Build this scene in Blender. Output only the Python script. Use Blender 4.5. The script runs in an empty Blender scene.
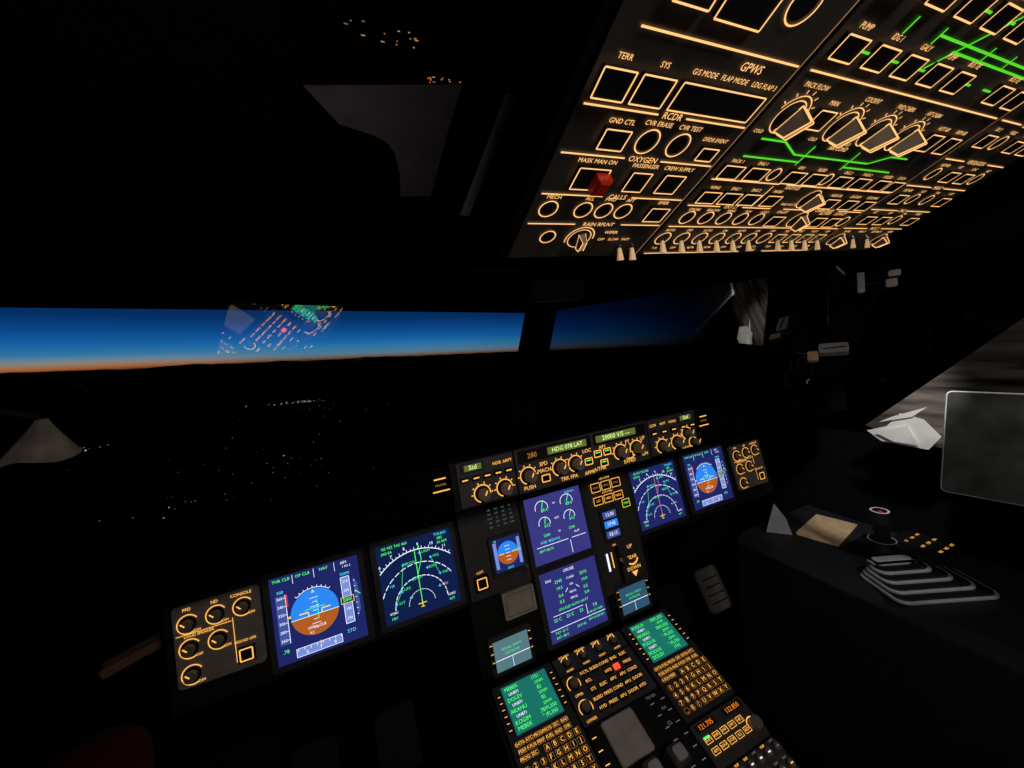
import bpy, math, random
from mathutils import Vector, Matrix
from mathutils import noise as mn
random.seed(7)
D=bpy.data; SC=bpy.context.scene
SC.view_settings.view_transform='Standard'
SC.view_settings.look='None'

# ------------------------------------------------------------------ materials
def emat(name,col,s=1.0):
    m=D.materials.new(name); m.use_nodes=True; nt=m.node_tree; nt.nodes.clear()
    o=nt.nodes.new('ShaderNodeOutputMaterial'); e=nt.nodes.new('ShaderNodeEmission')
    e.inputs[0].default_value=(*col,1); e.inputs[1].default_value=s
    nt.links.new(e.outputs[0],o.inputs[0]); return m
def pmat(name,col,rough=.5,metal=0,noise=.15,scale=40,emit=None,es=0,spec=.5,bump=0,stretch=None):
    m=D.materials.new(name); m.use_nodes=True; nt=m.node_tree; b=nt.nodes['Principled BSDF']
    b.inputs['Roughness'].default_value=rough; b.inputs['Metallic'].default_value=metal
    b.inputs['Specular IOR Level'].default_value=spec
    tc=nt.nodes.new('ShaderNodeTexCoord'); n=nt.nodes.new('ShaderNodeTexNoise'); n.inputs['Scale'].default_value=scale
    n.inputs['Detail'].default_value=4
    r=nt.nodes.new('ShaderNodeValToRGB')
    r.color_ramp.elements[0].color=(*[c*(1-noise) for c in col],1); r.color_ramp.elements[0].position=.3
    r.color_ramp.elements[1].color=(*[min(1,c*(1+noise)) for c in col],1); r.color_ramp.elements[1].position=.7
    src=tc.outputs['Object']
    if stretch:
        mp=nt.nodes.new('ShaderNodeMapping'); mp.inputs['Rotation'].default_value=stretch[0]; mp.inputs['Scale'].default_value=stretch[1]
        nt.links.new(src,mp.inputs[0]); src=mp.outputs[0]
    nt.links.new(src,n.inputs['Vector']); nt.links.new(n.outputs['Fac'],r.inputs['Fac'])
    nt.links.new(r.outputs['Color'],b.inputs['Base Color'])
    if bump:
        bp=nt.nodes.new('ShaderNodeBump'); bp.inputs['Strength'].default_value=bump; bp.inputs['Distance'].default_value=.002
        nt.links.new(n.outputs['Fac'],bp.inputs['Height']); nt.links.new(bp.outputs[0],b.inputs['Normal'])
    if emit:
        b.inputs['Emission Color'].default_value=(*emit,1); b.inputs['Emission Strength'].default_value=es
    return m
M={}
M['ohleg']=emat('backlit_amber_legend',(1.0,.52,.18),1.3)
M['ohdim']=emat('backlit_amber_legend_dim',(1.0,.5,.18),.45)
M['amb']=emat('backlit_legend_amber',(1.0,.47,.09),1.3)
M['ambd']=emat('backlit_legend_amber_dim',(1.0,.42,.09),.45)
M['grn']=emat('green_light',(.10,1,.14),1.2)
M['grnd']=emat('green_symbol',(.06,.9,.25),1.0)
M['flow']=emat('green_flow_line',(.12,.85,.03),.85)
M['cyan']=emat('cyan_symbol',(.1,.75,1),1.1)
M['wht']=emat('white_symbol',(.8,.85,1.0),1.3)
M['mag']=emat('magenta_symbol',(.9,.25,.5),.8)
M['yel']=emat('yellow_symbol',(1,.75,.05),1.0)
M['red']=emat('red_light',(1,.06,.02),1.8)
M['redd']=emat('red_symbol',(.8,.05,.05),.8)
M['orange']=emat('orange_light',(1,.25,.02),1.0)
M['navy']=emat('screen_navy',(.014,.020,.135),1)
M['navy2']=emat('screen_navy_dark',(.005,.014,.068),1)
M['purp']=emat('screen_violet',(.042,.040,.22),1)
M['purpb']=emat('screen_violet_low',(.030,.032,.19),1)
M['sky']=emat('attitude_blue',(.025,.25,.92),1)
M['brn']=emat('attitude_brown',(.45,.11,.015),1)
M['tape']=emat('tape_bluegrey',(.06,.09,.34),1)
M['tapel']=emat('tape_light',(.2,.28,.68),1)
M['mcdu']=emat('screen_teal',(.012,.11,.10),1)
M['mcduB']=emat('screen_teal_bright',(.010,.17,.13),1)
M['dcdu']=emat('screen_greyblue',(.10,.19,.22),1)
M['dcdu2']=emat('screen_greyblue_dark',(.03,.09,.15),1)
M['lcd']=emat('lcd_green',(.12,.16,.03),1)
M['lcdt']=emat('lcd_digit',(.75,1,.35),1.2)
M['panel']=pmat('panel_bluegrey_paint',(.30,.27,.25),.5)
M['ohp']=pmat('overhead_bluegrey_paint',(.070,.062,.060),.5)
M['bezel']=pmat('bezel_dark_plastic',(.05,.053,.062),.4)
M['blk']=pmat('matte_black_plastic',(.008,.008,.009),.6,spec=.3)
M['cowl']=pmat('glareshield_black_leather',(.0022,.0022,.0024),.95,scale=200,bump=.3,spec=.05)
M['knob']=pmat('knob_grey',(.24,.21,.18),.35)
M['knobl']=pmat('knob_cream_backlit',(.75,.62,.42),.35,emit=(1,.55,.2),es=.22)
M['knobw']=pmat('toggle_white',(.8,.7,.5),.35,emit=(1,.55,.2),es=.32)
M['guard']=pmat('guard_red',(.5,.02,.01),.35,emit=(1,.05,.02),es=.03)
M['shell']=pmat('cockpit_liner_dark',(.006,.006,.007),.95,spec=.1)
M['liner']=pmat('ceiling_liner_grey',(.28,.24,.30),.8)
M['liner2']=pmat('ceiling_rail_grey',(.85,.80,.88),.6)
M['grey']=pmat('grey_painted_metal',(.55,.50,.47),.45)
M['greyd']=pmat('dark_grey_plastic',(.07,.07,.078),.45)
M['pedal']=pmat('rudder_pedal_black',(.012,.012,.013),.6,spec=.2)
M['pedg']=pmat('rudder_pedal_grey',(.16,.155,.15),.6,spec=.2)
M['console']=pmat('console_dark_bluegrey',(.022,.024,.030),.6,spec=.3)
M['lgrey']=pmat('light_grey_plastic',(.5,.51,.53),.4)
M['stack']=pmat('binder_greyblue',(.46,.48,.53),.4)
M['white']=pmat('paper_white',(.88,.87,.85),.7,noise=.05)
M['tan']=pmat('manila_paper',(.90,.64,.38),.7)
M['seat']=pmat('seat_fabric_darkblue',(.010,.012,.022),.9,scale=300,bump=.4)
M['maroon']=pmat('armrest_maroon_leather',(.07,.007,.005),.9,spec=.1)
M['steel']=pmat('steel',(.5,.5,.5),.25,metal=1)
M['tabscr']=pmat('tablet_glass_smudged',(.035,.038,.038),.3,noise=.7,scale=14)
M['reflcone']=pmat('reflection_offwhite',(.30,.27,.24),.9,noise=.4,scale=30)  # colour of the cone that stands in for a windshield reflection
M['brownp']=pmat('table_edge_brown',(.22,.11,.075),.5)

# ------------------------------------------------------------------ builder
_tc={}
def textmesh(s):
    if s in _tc: return _tc[s]
    c=D.curves.new('t','FONT'); c.body=s; c.size=1; c.resolution_u=2; c.align_x='CENTER'; c.align_y='CENTER'
    o=D.objects.new('t',c); SC.collection.objects.link(o)
    dg=bpy.context.evaluated_depsgraph_get(); me=D.meshes.new_from_object(o.evaluated_get(dg))
    vs=[(v.co.x,v.co.y) for v in me.vertices]; fs=[tuple(p.vertices) for p in me.polygons]
    D.objects.remove(o); D.curves.remove(c); D.meshes.remove(me)
    _tc[s]=(vs,fs); return _tc[s]
class P:
    def __init__(s,O=(0,0,0),U=(1,0,0),V=(0,1,0)):
        s.O=Vector(O); s.U=Vector(U).normalized(); s.V=Vector(V); s.V=(s.V-s.U*s.V.dot(s.U)).normalized(); s.N=s.U.cross(s.V)
        s.v=[]; s.f=[]; s.m=[]; s.ms=[]
    def mi(s,m):
        if m not in s.ms: s.ms.append(m)
        return s.ms.index(m)
    def add(s,pts,faces,m):
        b=len(s.v); s.v+= [s.O+s.U*p[0]+s.V*p[1]+s.N*p[2] for p in pts]
        k=s.mi(m)
        for f in faces: s.f.append([b+i for i in f]); s.m.append(k)
    def rect(s,x0,y0,x1,y1,m,h=.0006): s.add([(x0,y0,h),(x1,y0,h),(x1,y1,h),(x0,y1,h)],[(0,1,2,3)],m)
    def poly(s,pts,m,h=.0006): s.add([(p[0],p[1],h) for p in pts],[tuple(range(len(pts)))],m)
    def line(s,x0,y0,x1,y1,w,m,h=.0009):
        dx,dy=x1-x0,y1-y0; l=math.hypot(dx,dy) or 1; nx,ny=-dy/l*w/2,dx/l*w/2
        s.add([(x0+nx,y0+ny,h),(x0-nx,y0-ny,h),(x1-nx,y1-ny,h),(x1+nx,y1+ny,h)],[(0,1,2,3)],m)
    def frame(s,x0,y0,x1,y1,w,m,h=.0009):
        s.line(x0,y0,x1,y0,w,m,h); s.line(x0,y1,x1,y1,w,m,h); s.line(x0,y0,x0,y1,w,m,h); s.line(x1,y0,x1,y1,w,m,h)
    def arc(s,cx,cy,r,a0,a1,w,m,h=.0009,n=24):
        pts=[]
        for i in range(n+1):
            a=math.radians(a0+(a1-a0)*i/n); c,d=math.cos(a),math.sin(a)
            pts+=[(cx+(r-w/2)*c,cy+(r-w/2)*d,h),(cx+(r+w/2)*c,cy+(r+w/2)*d,h)]
        s.add(pts,[(2*i,2*i+1,2*i+3,2*i+2) for i in range(n)],m)
    def ring(s,cx,cy,r,w,m,h=.0009): s.arc(cx,cy,r,0,360,w,m,h,28)
    def disc(s,cx,cy,r,m,h=.0006,a0=0,a1=360,n=28):
        pts=[(cx+r*math.cos(math.radians(a0+(a1-a0)*i/n)),cy+r*math.sin(math.radians(a0+(a1-a0)*i/n)),h) for i in range(n+(0 if a1-a0==360 else 1))]
        s.add(pts,[tuple(range(len(pts)))],m)
    def box(s,x0,y0,x1,y1,z0,z1,m,bv=0):
        b=bv
        pts=[(x0,y0,z0),(x1,y0,z0),(x1,y1,z0),(x0,y1,z0),(x0,y0,z1-b),(x1,y0,z1-b),(x1,y1,z1-b),(x0,y1,z1-b)]
        fs=[(3,2,1,0),(0,1,5,4),(1,2,6,5),(2,3,7,6),(3,0,4,7)]
        if b:
            pts+=[(x0+b,y0+b,z1),(x1-b,y0+b,z1),(x1-b,y1-b,z1),(x0+b,y1-b,z1)]
            fs+=[(4,5,9,8),(5,6,10,9),(6,7,11,10),(7,4,8,11),(8,9,10,11)]
        else: fs+=[(4,5,6,7)]
        s.add(pts,fs,m)
    def rbox(s,x0,y0,x1,y1,z0,z1,r,m,bv=.001):
        out=[]
        for cx,cy,a in ((x1-r,y1-r,0),(x0+r,y1-r,90),(x0+r,y0+r,180),(x1-r,y0+r,270)):
            for i in range(6):
                t=math.radians(a+18*i); out.append((cx,cy,math.cos(t),math.sin(t)))
        n=len(out); pts=[]
        for (rr,z) in ((r,z0),(r,z1-bv),(r-bv,z1)):
            pts+=[(cx+rr*c,cy+rr*d,z) for cx,cy,c,d in out]
        fs=[]
        for l in range(2):
            for i in range(n): fs.append((l*n+i,l*n+(i+1)%n,(l+1)*n+(i+1)%n,(l+1)*n+i))
        fs.append(tuple(range(2*n,3*n))); fs.append(tuple(range(n-1,-1,-1))); s.add(pts,fs,m)
    def cyl(s,cx,cy,r,z0,z1,m,r1=None,n=20,bv=.0008):
        r1=r if r1 is None else r1
        prof=[(r,z0),(r1,z1-bv),(r1-bv,z1)]
        pts=[]
        for rr,z in prof: pts+=[(cx+rr*math.cos(2*math.pi*i/n),cy+rr*math.sin(2*math.pi*i/n),z) for i in range(n)]
        fs=[]
        for l in range(2):
            for i in range(n): fs.append((l*n+i,l*n+(i+1)%n,(l+1)*n+(i+1)%n,(l+1)*n+i))
        fs.append(tuple(range(2*n,3*n))); s.add(pts,fs,m)
    def text(s,t,x,y,sz,m,h=.001,rot=0,sx=1):
        vs,fs=textmesh(t); c,d=math.cos(rot),math.sin(rot)
        s.add([(x+(a*sx*c-b*d)*sz,y+(a*sx*d+b*c)*sz,h) for a,b in vs],fs,m)
    def make(s,name,parent=None,smooth=False):
        me=D.meshes.new(name); me.from_pydata([tuple(v) for v in s.v],[],s.f)
        for m in s.ms: me.materials.append(M[m] if isinstance(m,str) else m)
        me.polygons.foreach_set('material_index',s.m)
        if smooth: me.polygons.foreach_set('use_smooth',[True]*len(me.polygons))
        me.update(); o=D.objects.new(name,me); SC.collection.objects.link(o)
        if parent: o.parent=parent
        return o
def empty(name,loc=(0,0,0)):
    o=D.objects.new(name,None); SC.collection.objects.link(o); o.empty_display_size=.05
    return o
def extr(name,prof,x0,x1,mat,parent=None,axis='x'):
    n=len(prof); v=[];
    for x in (x0,x1): v+=[(x,a,b) if axis=='x' else (a,x,b) for a,b in prof]
    f=[tuple(range(n)),tuple(range(2*n-1,n-1,-1))]+[(i,i+n,(i+1)%n+n,(i+1)%n) for i in range(n)]
    me=D.meshes.new(name); me.from_pydata(v,[],f); me.materials.append(M[mat]); me.update()
    o=D.objects.new(name,me); SC.collection.objects.link(o)
    if parent: o.parent=parent
    return o
def bevel(o,w=.004,seg=3):
    m=o.modifiers.new('bevel','BEVEL'); m.width=w; m.segments=seg; m.limit_method='ANGLE'; return o

c135,s135=.9724,.2334
# =================================================================== MAIN INSTRUMENT PANEL
MIP=empty('instrument_panel')
b=P((0,0,.9),(1,0,0),(0,s135,c135))
b.box(-.80,-.115,.80,.105,-.03,-.006,'blk')
b.box(-.255,-.275,.255,-.115,-.03,-.006,'blk')
b.make('panel_board',MIP)
d=P((0,0,.9),(1,0,0),(0,s135,c135))
S=.159
def bez(cx,cy,bgm,w=S,hh=S,e=.014):
    d.rbox(cx-w/2-e,cy-hh/2-e,cx+w/2+e,cy+hh/2+e,-.006,.004,.008,'bezel',.002)
    d.rect(cx-w/2-.001,cy-hh/2-.001,cx+w/2+.001,cy+hh/2+.001,bgm,.0045)
H=.0050;H2=.0054;H3=.0058
def pfd(cx,cy):
    bez(cx,cy,'navy')
    ax,ay,r=cx-.008,cy-.004,.043
    hz=ay+.002+r*math.sin(math.radians(-8))
    d.disc(ax,ay+.002,r,'sky',H,-8,188); d.disc(ax,ay+.002,r,'brn',H,188,352)
    d.line(ax-r,hz,ax+r,hz,.0010,'wht',H2)
    for k in range(-3,5):
        if k: d.line(ax-(.008 if k%2==0 else .004),hz+k*.008,ax+(.008 if k%2==0 else .004),hz+k*.008,.0009,'wht',H2)
    d.arc(ax,ay+.002,r+.002,50,130,.0011,'wht',H2)
    for a in range(50,131,10):
        t=math.radians(a); d.line(ax+(r+.002)*math.cos(t),ay+.002+(r+.002)*math.sin(t),ax+(r+.006)*math.cos(t),ay+.002+(r+.006)*math.sin(t),.001,'wht',H2)
    d.poly([(ax,ay+r+.001),(ax-.003,ay+r-.005),(ax+.003,ay+r-.005)],'yel',H3)
    for sg in (-1,1):
        d.line(ax+sg*.012,ay+.004,ax+sg*.028,ay+.004,.0024,'yel',H3); d.line(ax+sg*.012,ay+.004,ax+sg*.012,ay-.003,.002,'yel',H3)
    d.rect(ax-.001,ay+.003,ax+.001,ay+.005,'yel',H3)
    d.line(ax-.018,ay+.009,ax+.018,ay+.009,.0011,'grn',H3); d.line(ax+.005,ay-.012,ax+.005,ay+.024,.0011,'grn',H3)
    d.text('OPEN CLB',ax,ay-.026,.007,'wht',H3); d.text('ILS',ax-.01,ay-.035,.006,'wht',H3)
    d.rect(cx-.073,cy-.045,cx-.056,cy+.045,'tape',H); d.line(cx-.056,cy-.045,cx-.056,cy+.045,.001,'wht',H2)
    for k in range(6):
        y=cy-.038+k*.0155; d.text(str(260+20*k),cx-.066,y,.0072,'wht',H2); d.line(cx-.060,y,cx-.056,y,.001,'wht',H2)
    d.rect(cx-.056,cy+.022,cx-.0525,cy+.045,'redd',H2); d.poly([(cx-.057,cy+.001),(cx-.051,cy+.004),(cx-.051,cy-.002)],'yel',H3)
    d.text('300',cx-.064,cy+.051,.008,'cyan',H2)
    d.rect(cx+.044,cy-.045,cx+.060,cy+.045,'tapel',H); d.frame(cx+.044,cy-.045,cx+.060,cy+.045,.001,'wht',H2)
    for k in range(5): d.text(str(190+5*k),cx+.052,cy-.036+k*.018,.0068,'grnd' if k==2 else 'wht',H2)
    d.rect(cx+.040,cy-.006,cx+.064,cy+.006,'navy2',H2); d.frame(cx+.040,cy-.006,cx+.064,cy+.006,.0011,'yel',H3); d.text('200',cx+.051,cy,.010,'grn',H3)
    d.text('35000',cx+.053,cy+.051,.0075,'cyan',H2)
    d.poly([(cx+.067,cy-.04),(cx+.074,cy-.025),(cx+.074,cy+.025),(cx+.067,cy+.04)],'tape',H)
    for k in range(-3,4): d.line(cx+.067,cy+k*.011,cx+.070,cy+k*.011,.001,'wht',H2)
    d.line(cx+.068,cy+.014,cx+.077,cy+.004,.0014,'grn',H3)
    d.rect(cx-.048,cy-.075,cx+.033,cy-.060,'tapel',H); d.frame(cx-.048,cy-.075,cx+.033,cy-.060,.0009,'wht',H2)
    for k in range(8): d.line(cx-.045+k*.011,cy-.061,cx-.045+k*.011,cy-.065,.001,'wht',H2)
    for x,t in ((-.03,'6'),(-.006,'7'),(.02,'8')): d.text(t,cx+x,cy-.070,.008,'wht',H2)
    d.line(cx-.005,cy-.058,cx-.005,cy-.066,.0015,'yel',H3)
    d.text('STD',cx+.052,cy-.060,.009,'cyan',H3); d.text('.78',cx-.065,cy-.058,.009,'grn',H3)
    for i,t in enumerate(('THR CLB','OP CLB','NAV','AP1')): d.text(t,cx-.060+i*.038,cy+.073,.0078,'grn' if i<3 else 'wht',H3)
    d.text('1 FD 2',cx+.058,cy+.065,.006,'wht',H3)
    for i in range(1,4): d.line(cx-.078+i*.038,cy+.078,cx-.078+i*.038,cy+.061,.0008,'wht',H3)
def nd(cx,cy,bg,path):
    bez(cx,cy,bg)
    ox,oy=cx-.002,cy-.058
    for i,r in enumerate((.028,.056,.084,.112)):
        if i<3:
            for k in range(17): d.arc(ox,oy,r,0+k*10.6,8+k*10.6,.0015 if i else .001,'wht',H2,n=4) if r<.079 or 25<k*10.6<150 else None
            d.text(str(40*(i+1)),ox-r*.62-.004,oy+r*.62,.007,'cyan',H3)
        else:
            d.arc(ox,oy,r,47,133,.0017,'wht',H2)
            for a in range(50,131,4):
                t=math.radians(a); l=.006 if a%8==2 else .0035; d.line(ox+r*math.cos(t),oy+r*math.sin(t),ox+(r+l)*math.cos(t),oy+(r+l)*math.sin(t),.0011,'wht',H2)
            for k,a in enumerate((58,72,86,100,114,128)):
                t=math.radians(a); d.text(str(11-k),ox+(r+.010)*math.cos(t),oy+(r+.010)*math.sin(t),.009,'wht',H3)
    d.line(ox,oy+.004,ox,oy+.115,.0015,path,H3)
    d.line(ox,oy+.06,ox+.012,oy+.09,.0013,path,H3); d.line(ox+.012,oy+.09,ox+.01,oy+.12,.0013,path,H3)
    d.line(ox-.009,oy,ox+.009,oy,.0018,'yel',H3); d.line(ox,oy+.006,ox,oy-.008,.0018,'yel',H3); d.line(ox-.004,oy-.007,ox+.004,oy-.007,.0015,'yel',H3)
    d.text('GS 452 TAS 460',cx-.042,cy+.073,.008,'grn',H3); d.text('245/34',cx-.06,cy+.063,.008,'grn',H3)
    d.text('TOLKO',cx+.058,cy+.073,.0085,'cyan',H3); d.text('082',cx+.056,cy+.064,.008,'grn',H3); d.text('36 NM',cx+.060,cy+.055,.008,'grn',H3)
    for (x,y,t) in ((.02,.01,'EDDF'),(-.04,-.02,'LIPZ'),(.04,-.035,'ERB'),(-.03,.03,'ABKON'),(.008,.045,'LUPEN'),(-.055,-.045,'KFT'),(.03,.03,'MIQ'),(-.015,-.005,'SPESA'),(.045,-.01,'INK')):
        d.text(t,cx+x+.012,cy+y,.0075,'grnd' if t!='ERB' else 'mag',H3); d.line(cx+x-.003,cy+y,cx+x+.003,cy+y,.0012,'cyan',H3); d.line(cx+x,cy+y-.003,cx+x,cy+y+.003,.0012,'cyan',H3)
    for (x0,y0,x1,y1) in ((-.055,-.045,-.04,-.02),(-.04,-.02,-.03,.03),(.045,-.01,.03,.03)): d.line(cx+x0,cy+y0,cx+x1,cy+y1,.0009,'grnd',H2)
    d.text('VOR1',cx-.062,cy-.060,.007,'wht',H3); d.text('LBU',cx-.062,cy-.070,.007,'grn',H3); d.text('VOR2',cx+.062,cy-.060,.007,'wht',H3); d.text('KPT',cx+.062,cy-.070,.007,'grn',H3)
pfd(-.551,-.013); nd(-.353,-.011,'navy2','grn'); nd(.327,-.006,'navy','mag'); pfd(.527,-.003)
cx,cy=0,0; bez(cx,cy,'purp')
for sg in (-1,1):
    for (y,r) in ((.050,.018),(.012,.016)):
        gx=cx+sg*.036; d.arc(gx,cy+y,r,-10,190,.0015,'wht',H2); t=math.radians(70 if sg<0 else 64); d.line(gx,cy+y,gx+r*math.cos(t)*1.1,cy+y+r*math.sin(t)*1.1,.0018,'grn',H3)
        d.text('89.4' if y>.03 else '612',gx+.006,cy+y-.006,.011,'grn',H3)
    d.text('2340',cx+sg*.036,cy-.016,.009,'grn',H3)
d.text('N1',cx,cy+.055,.007,'wht',H3); d.text('EGT',cx,cy+.018,.007,'wht',H3); d.text('FF',cx,cy-.016,.007,'wht',H3)
d.text('CLB 93.1',cx+.05,cy+.072,.008,'cyan',H3)
d.text('FOB: 9820 KG',cx-.03,cy-.031,.009,'cyan',H3); d.line(cx-.07,cy-.040,cx+.02,cy-.040,.0013,'wht',H3); d.line(cx+.025,cy-.044,cx+.025,cy-.075,.0013,'wht',H3); d.line(cx+.03,cy-.040,cx+.072,cy-.040,.0013,'wht',H3)
d.text('SEAT BELTS',cx-.045,cy-.050,.0078,'grn',H3); d.text('FLAP',cx+.048,cy-.028,.007,'wht',H3)
cx,cy=.002,-.1815; bez(cx,cy,'purpb')
d.text('CRUISE',cx,cy+.071,.0095,'wht',H3); d.text('ENG',cx-.06,cy+.06,.008,'wht',H3)
rows=[(.052,'2340','F.USED','2310'),(.036,'14.5','OIL','14.0'),(.018,'0.4','VIB N1','0.5'),(.004,'0.3','VIB N2','0.4')]
for y,a_,t_,b_ in rows:
    d.text(a_,cx-.034,cy+y,.0105,'grn',H3); d.text(b_,cx+.038,cy+y,.0105,'grn',H3); d.text(t_,cx,cy+y,.007,'wht',H3)
d.line(cx-.012,cy+.03,cx-.02,cy+.022,.0013,'wht',H3); d.line(cx+.012,cy+.03,cx+.02,cy+.022,.0013,'wht',H3)
d.text('LDG ELEV AUTO 360 FT',cx-.005,cy-.012,.008,'grn',H3)
for x,t in ((-.055,'22 C'),(-.02,'23 C'),(.012,'22'),(.052,'7.8')): d.text(t,cx+x,cy-.032,.0105,'grn',H3)
d.line(cx-.065,cy-.022,cx+.02,cy-.022,.0011,'wht',H3); d.line(cx+.028,cy-.022,cx+.028,cy-.046,.0011,'wht',H3)
d.text('CAB ALT 4900',cx+.050,cy-.044,.0070,'grn',H3)
d.line(cx-.078,cy-.052,cx+.078,cy-.052,.0013,'wht',H3)
d.text('TAT -21 C',cx-.05,cy-.060,.008,'grn',H3); d.text('SAT -48 C',cx-.05,cy-.071,.008,'grn',H3); d.text('18 H 42',cx+.005,cy-.064,.008,'grn',H3); d.text('GW 61200 KG',cx+.05,cy-.060,.0075,'grn',H3)
# left-centre bay
d.rbox(-.250,-.108,-.096,.092,-.006,.002,.006,'greyd')
d.rbox(-.190,-.072,-.102,.020,.002,.010,.006,'bezel')
d.rect(-.182,-.062,-.110,.012,'navy',.0105)
q=.0108
d.disc(-.146,-.024,.026,'sky',q,0,180); d.disc(-.146,-.024,.026,'brn',q,180,360)
d.rect(-.180,-.055,-.172,.005,'tapel',q); d.rect(-.120,-.055,-.112,.005,'tapel',q)
for k in range(-2,3): d.line(-.152,-.024+k*.008,-.140,-.024+k*.008,.001,'wht',.0111)
d.line(-.168,-.024,-.156,-.024,.002,'yel',.0111); d.line(-.136,-.024,-.124,-.024,.002,'yel',.0111)
d.text('1013',-.146,-.058,.008,'cyan',.0111); d.text('.78',-.174,.008,.006,'grn',.0111); d.text('200',-.118,-.024,.008,'grn',.0111)
d.cyl(-.108,-.066,.004,.010,.018,'knob')
M['faint']=emat('placard_dim',(.35,.36,.38),.35)
for r_ in range(5):
    for c_ in range(4): d.text(random.choice(['LS','GPS','SPD','FLAP','VLS','185','230','IAS']),-.172+c_*.018,.080-r_*.010,.0055,'faint',.003)
d.box(-.236,-.090,-.202,-.056,.002,.008,'blk',.001); d.frame(-.230,-.084,-.208,-.062,.0022,'amb',.0085); d.text('CAPT',-.219,-.050,.007,'amb',.003)
d.rbox(-.180,-.172,-.098,-.112,-.006,.006,.004,'grey'); d.frame(-.172,-.165,-.106,-.119,.001,'bezel',.0066)
# right-centre bay
d.rbox(.094,-.210,.236,.092,-.006,.002,.006,'greyd')
d.text('LDG GEAR',.165,.080,.007,'amb',.003)
for k in range(3):
    d.box(.116+k*.033,.050,.144+k*.033,.072,.002,.005,'blk'); d.frame(.116+k*.033,.050,.144+k*.033,.072,.0016,'amb',.0055); d.text('UNLK',.130+k*.033,.061,.007,'ambd',.0056)
d.text('AUTO BRK',.165,.043,.007,'amb',.003)
for k in range(3):
    d.box(.116+k*.033,.016,.144+k*.033,.036,.002,.005,'blk'); d.frame(.116+k*.033,.016,.144+k*.033,.036,.0016,'amb',.0055); d.text(('LO','MED','MAX')[k],.130+k*.033,.026,.009,'amb',.0056)
d.rbox(.122,-.082,.180,.006,.002,.010,.008,'bezel')
for k,(y,t) in enumerate(((-.014,'12:30'),(-.038,'17:42'),(-.064,'02:15'))):
    d.rect(.130,y-.009,.172,y+.009,'sky' if k==1 else 'tape',.0103); d.text(t,.151,y,.012,'wht',.0108)
d.box(.200,-.012,.228,.012,.002,.005,'blk'); d.frame(.202,-.010,.226,.010,.0016,'yel',.0055); d.text('TERR',.214,0,.008,'grn',.0057)
d.text('BRK',.150,-.095,.006,'amb',.003)
d.rect(.118,-.155,.124,-.11,'wht',.003); d.line(.135,-.15,.135,-.11,.003,'amb',.003)
for k,t in enumerate(('UP','GEAR','DOWN')): d.text(t,.195,-.112-k*.028,.013,'amb',.003)
d.arc(.195,-.14,.018,200,340,.004,'amb',.0032); d.poly([(.185,-.176),(.205,-.176),(.195,-.190)],'amb',.0032)
d.box(.148,-.205,.160,-.10,.002,.003,'blk'); d.box(.150,-.135,.158,-.125,.003,.030,'steel'); d.cyl(.154,-.13,.009,.030,.040,'greyd')
for cx,m_ in ((-.178,'dcdu'),(.174,'dcdu2')):
    cy=-.237; bez(cx,cy,m_,.084,.062,.012)
    d.line(cx-.042,cy-.008,cx+.042,cy-.008,.0014,'wht',H2); d.line(cx-.002,cy-.008,cx-.002,cy-.031,.001,'wht',H2)
    for k in range(2): d.text(('RECALL EMPTY','DATALINK')[k],cx,cy+.012-k*.010,.0075,'grnd',H3)
    for k in range(3):
        for sg in (-1,1): d.box(cx+sg*.0475-.003,cy-.02+k*.018,cx+sg*.0475+.003,cy-.010+k*.018,.004,.006,'blk'); d.line(cx+sg*.0475-.003,cy-.008+k*.018,cx+sg*.0475+.003,cy-.008+k*.018,.0014,'amb',.0062)
def litpanel(cx):
    d.rbox(cx-.068,-.075,cx+.068,.066,-.006,.002,.008,'panel')
    for (x,y) in ((-.045,.032),(-.002,.034),(.040,.034),(-.045,-.010),(-.002,-.010),(-.045,-.054)):
        d.cyl(cx+x,y,.013,.002,.005,'blk'); d.cyl(cx+x,y,.0095,.005,.017,'knob'); d.line(cx+x,y,cx+x-.006,y+.006,.002,'amb',.0175)
        d.arc(cx+x,y,.0160,30,300,.0016,'amb',.003)
        d.text(random.choice(['OFF','BRT','DIM']),cx+x+.013,y-.014,.006,'amb',.003)
    for i,t in enumerate(('PFD','ND','CONSOLE')): d.text(t,cx-.045+i*.042,.057,.0075,'amb',.003)
    d.text('LOUD SPEAKER',cx-.030,.011,.0065,'amb',.003); d.text('PFD/ND XFR',cx+.038,-.026,.0062,'amb',.003)
    d.line(cx-.064,.015,cx+.02,.015,.001,'amb',.003); d.line(cx+.022,-.06,cx+.022,.02,.001,'amb',.003)
    d.box(cx+.024,-.064,cx+.052,-.036,.002,.006,'blk',.001); d.frame(cx+.028,-.060,cx+.048,-.040,.0022,'amb',.0065)
litpanel(-.717); litpanel(.712)
d.make('instruments',MIP)

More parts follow.
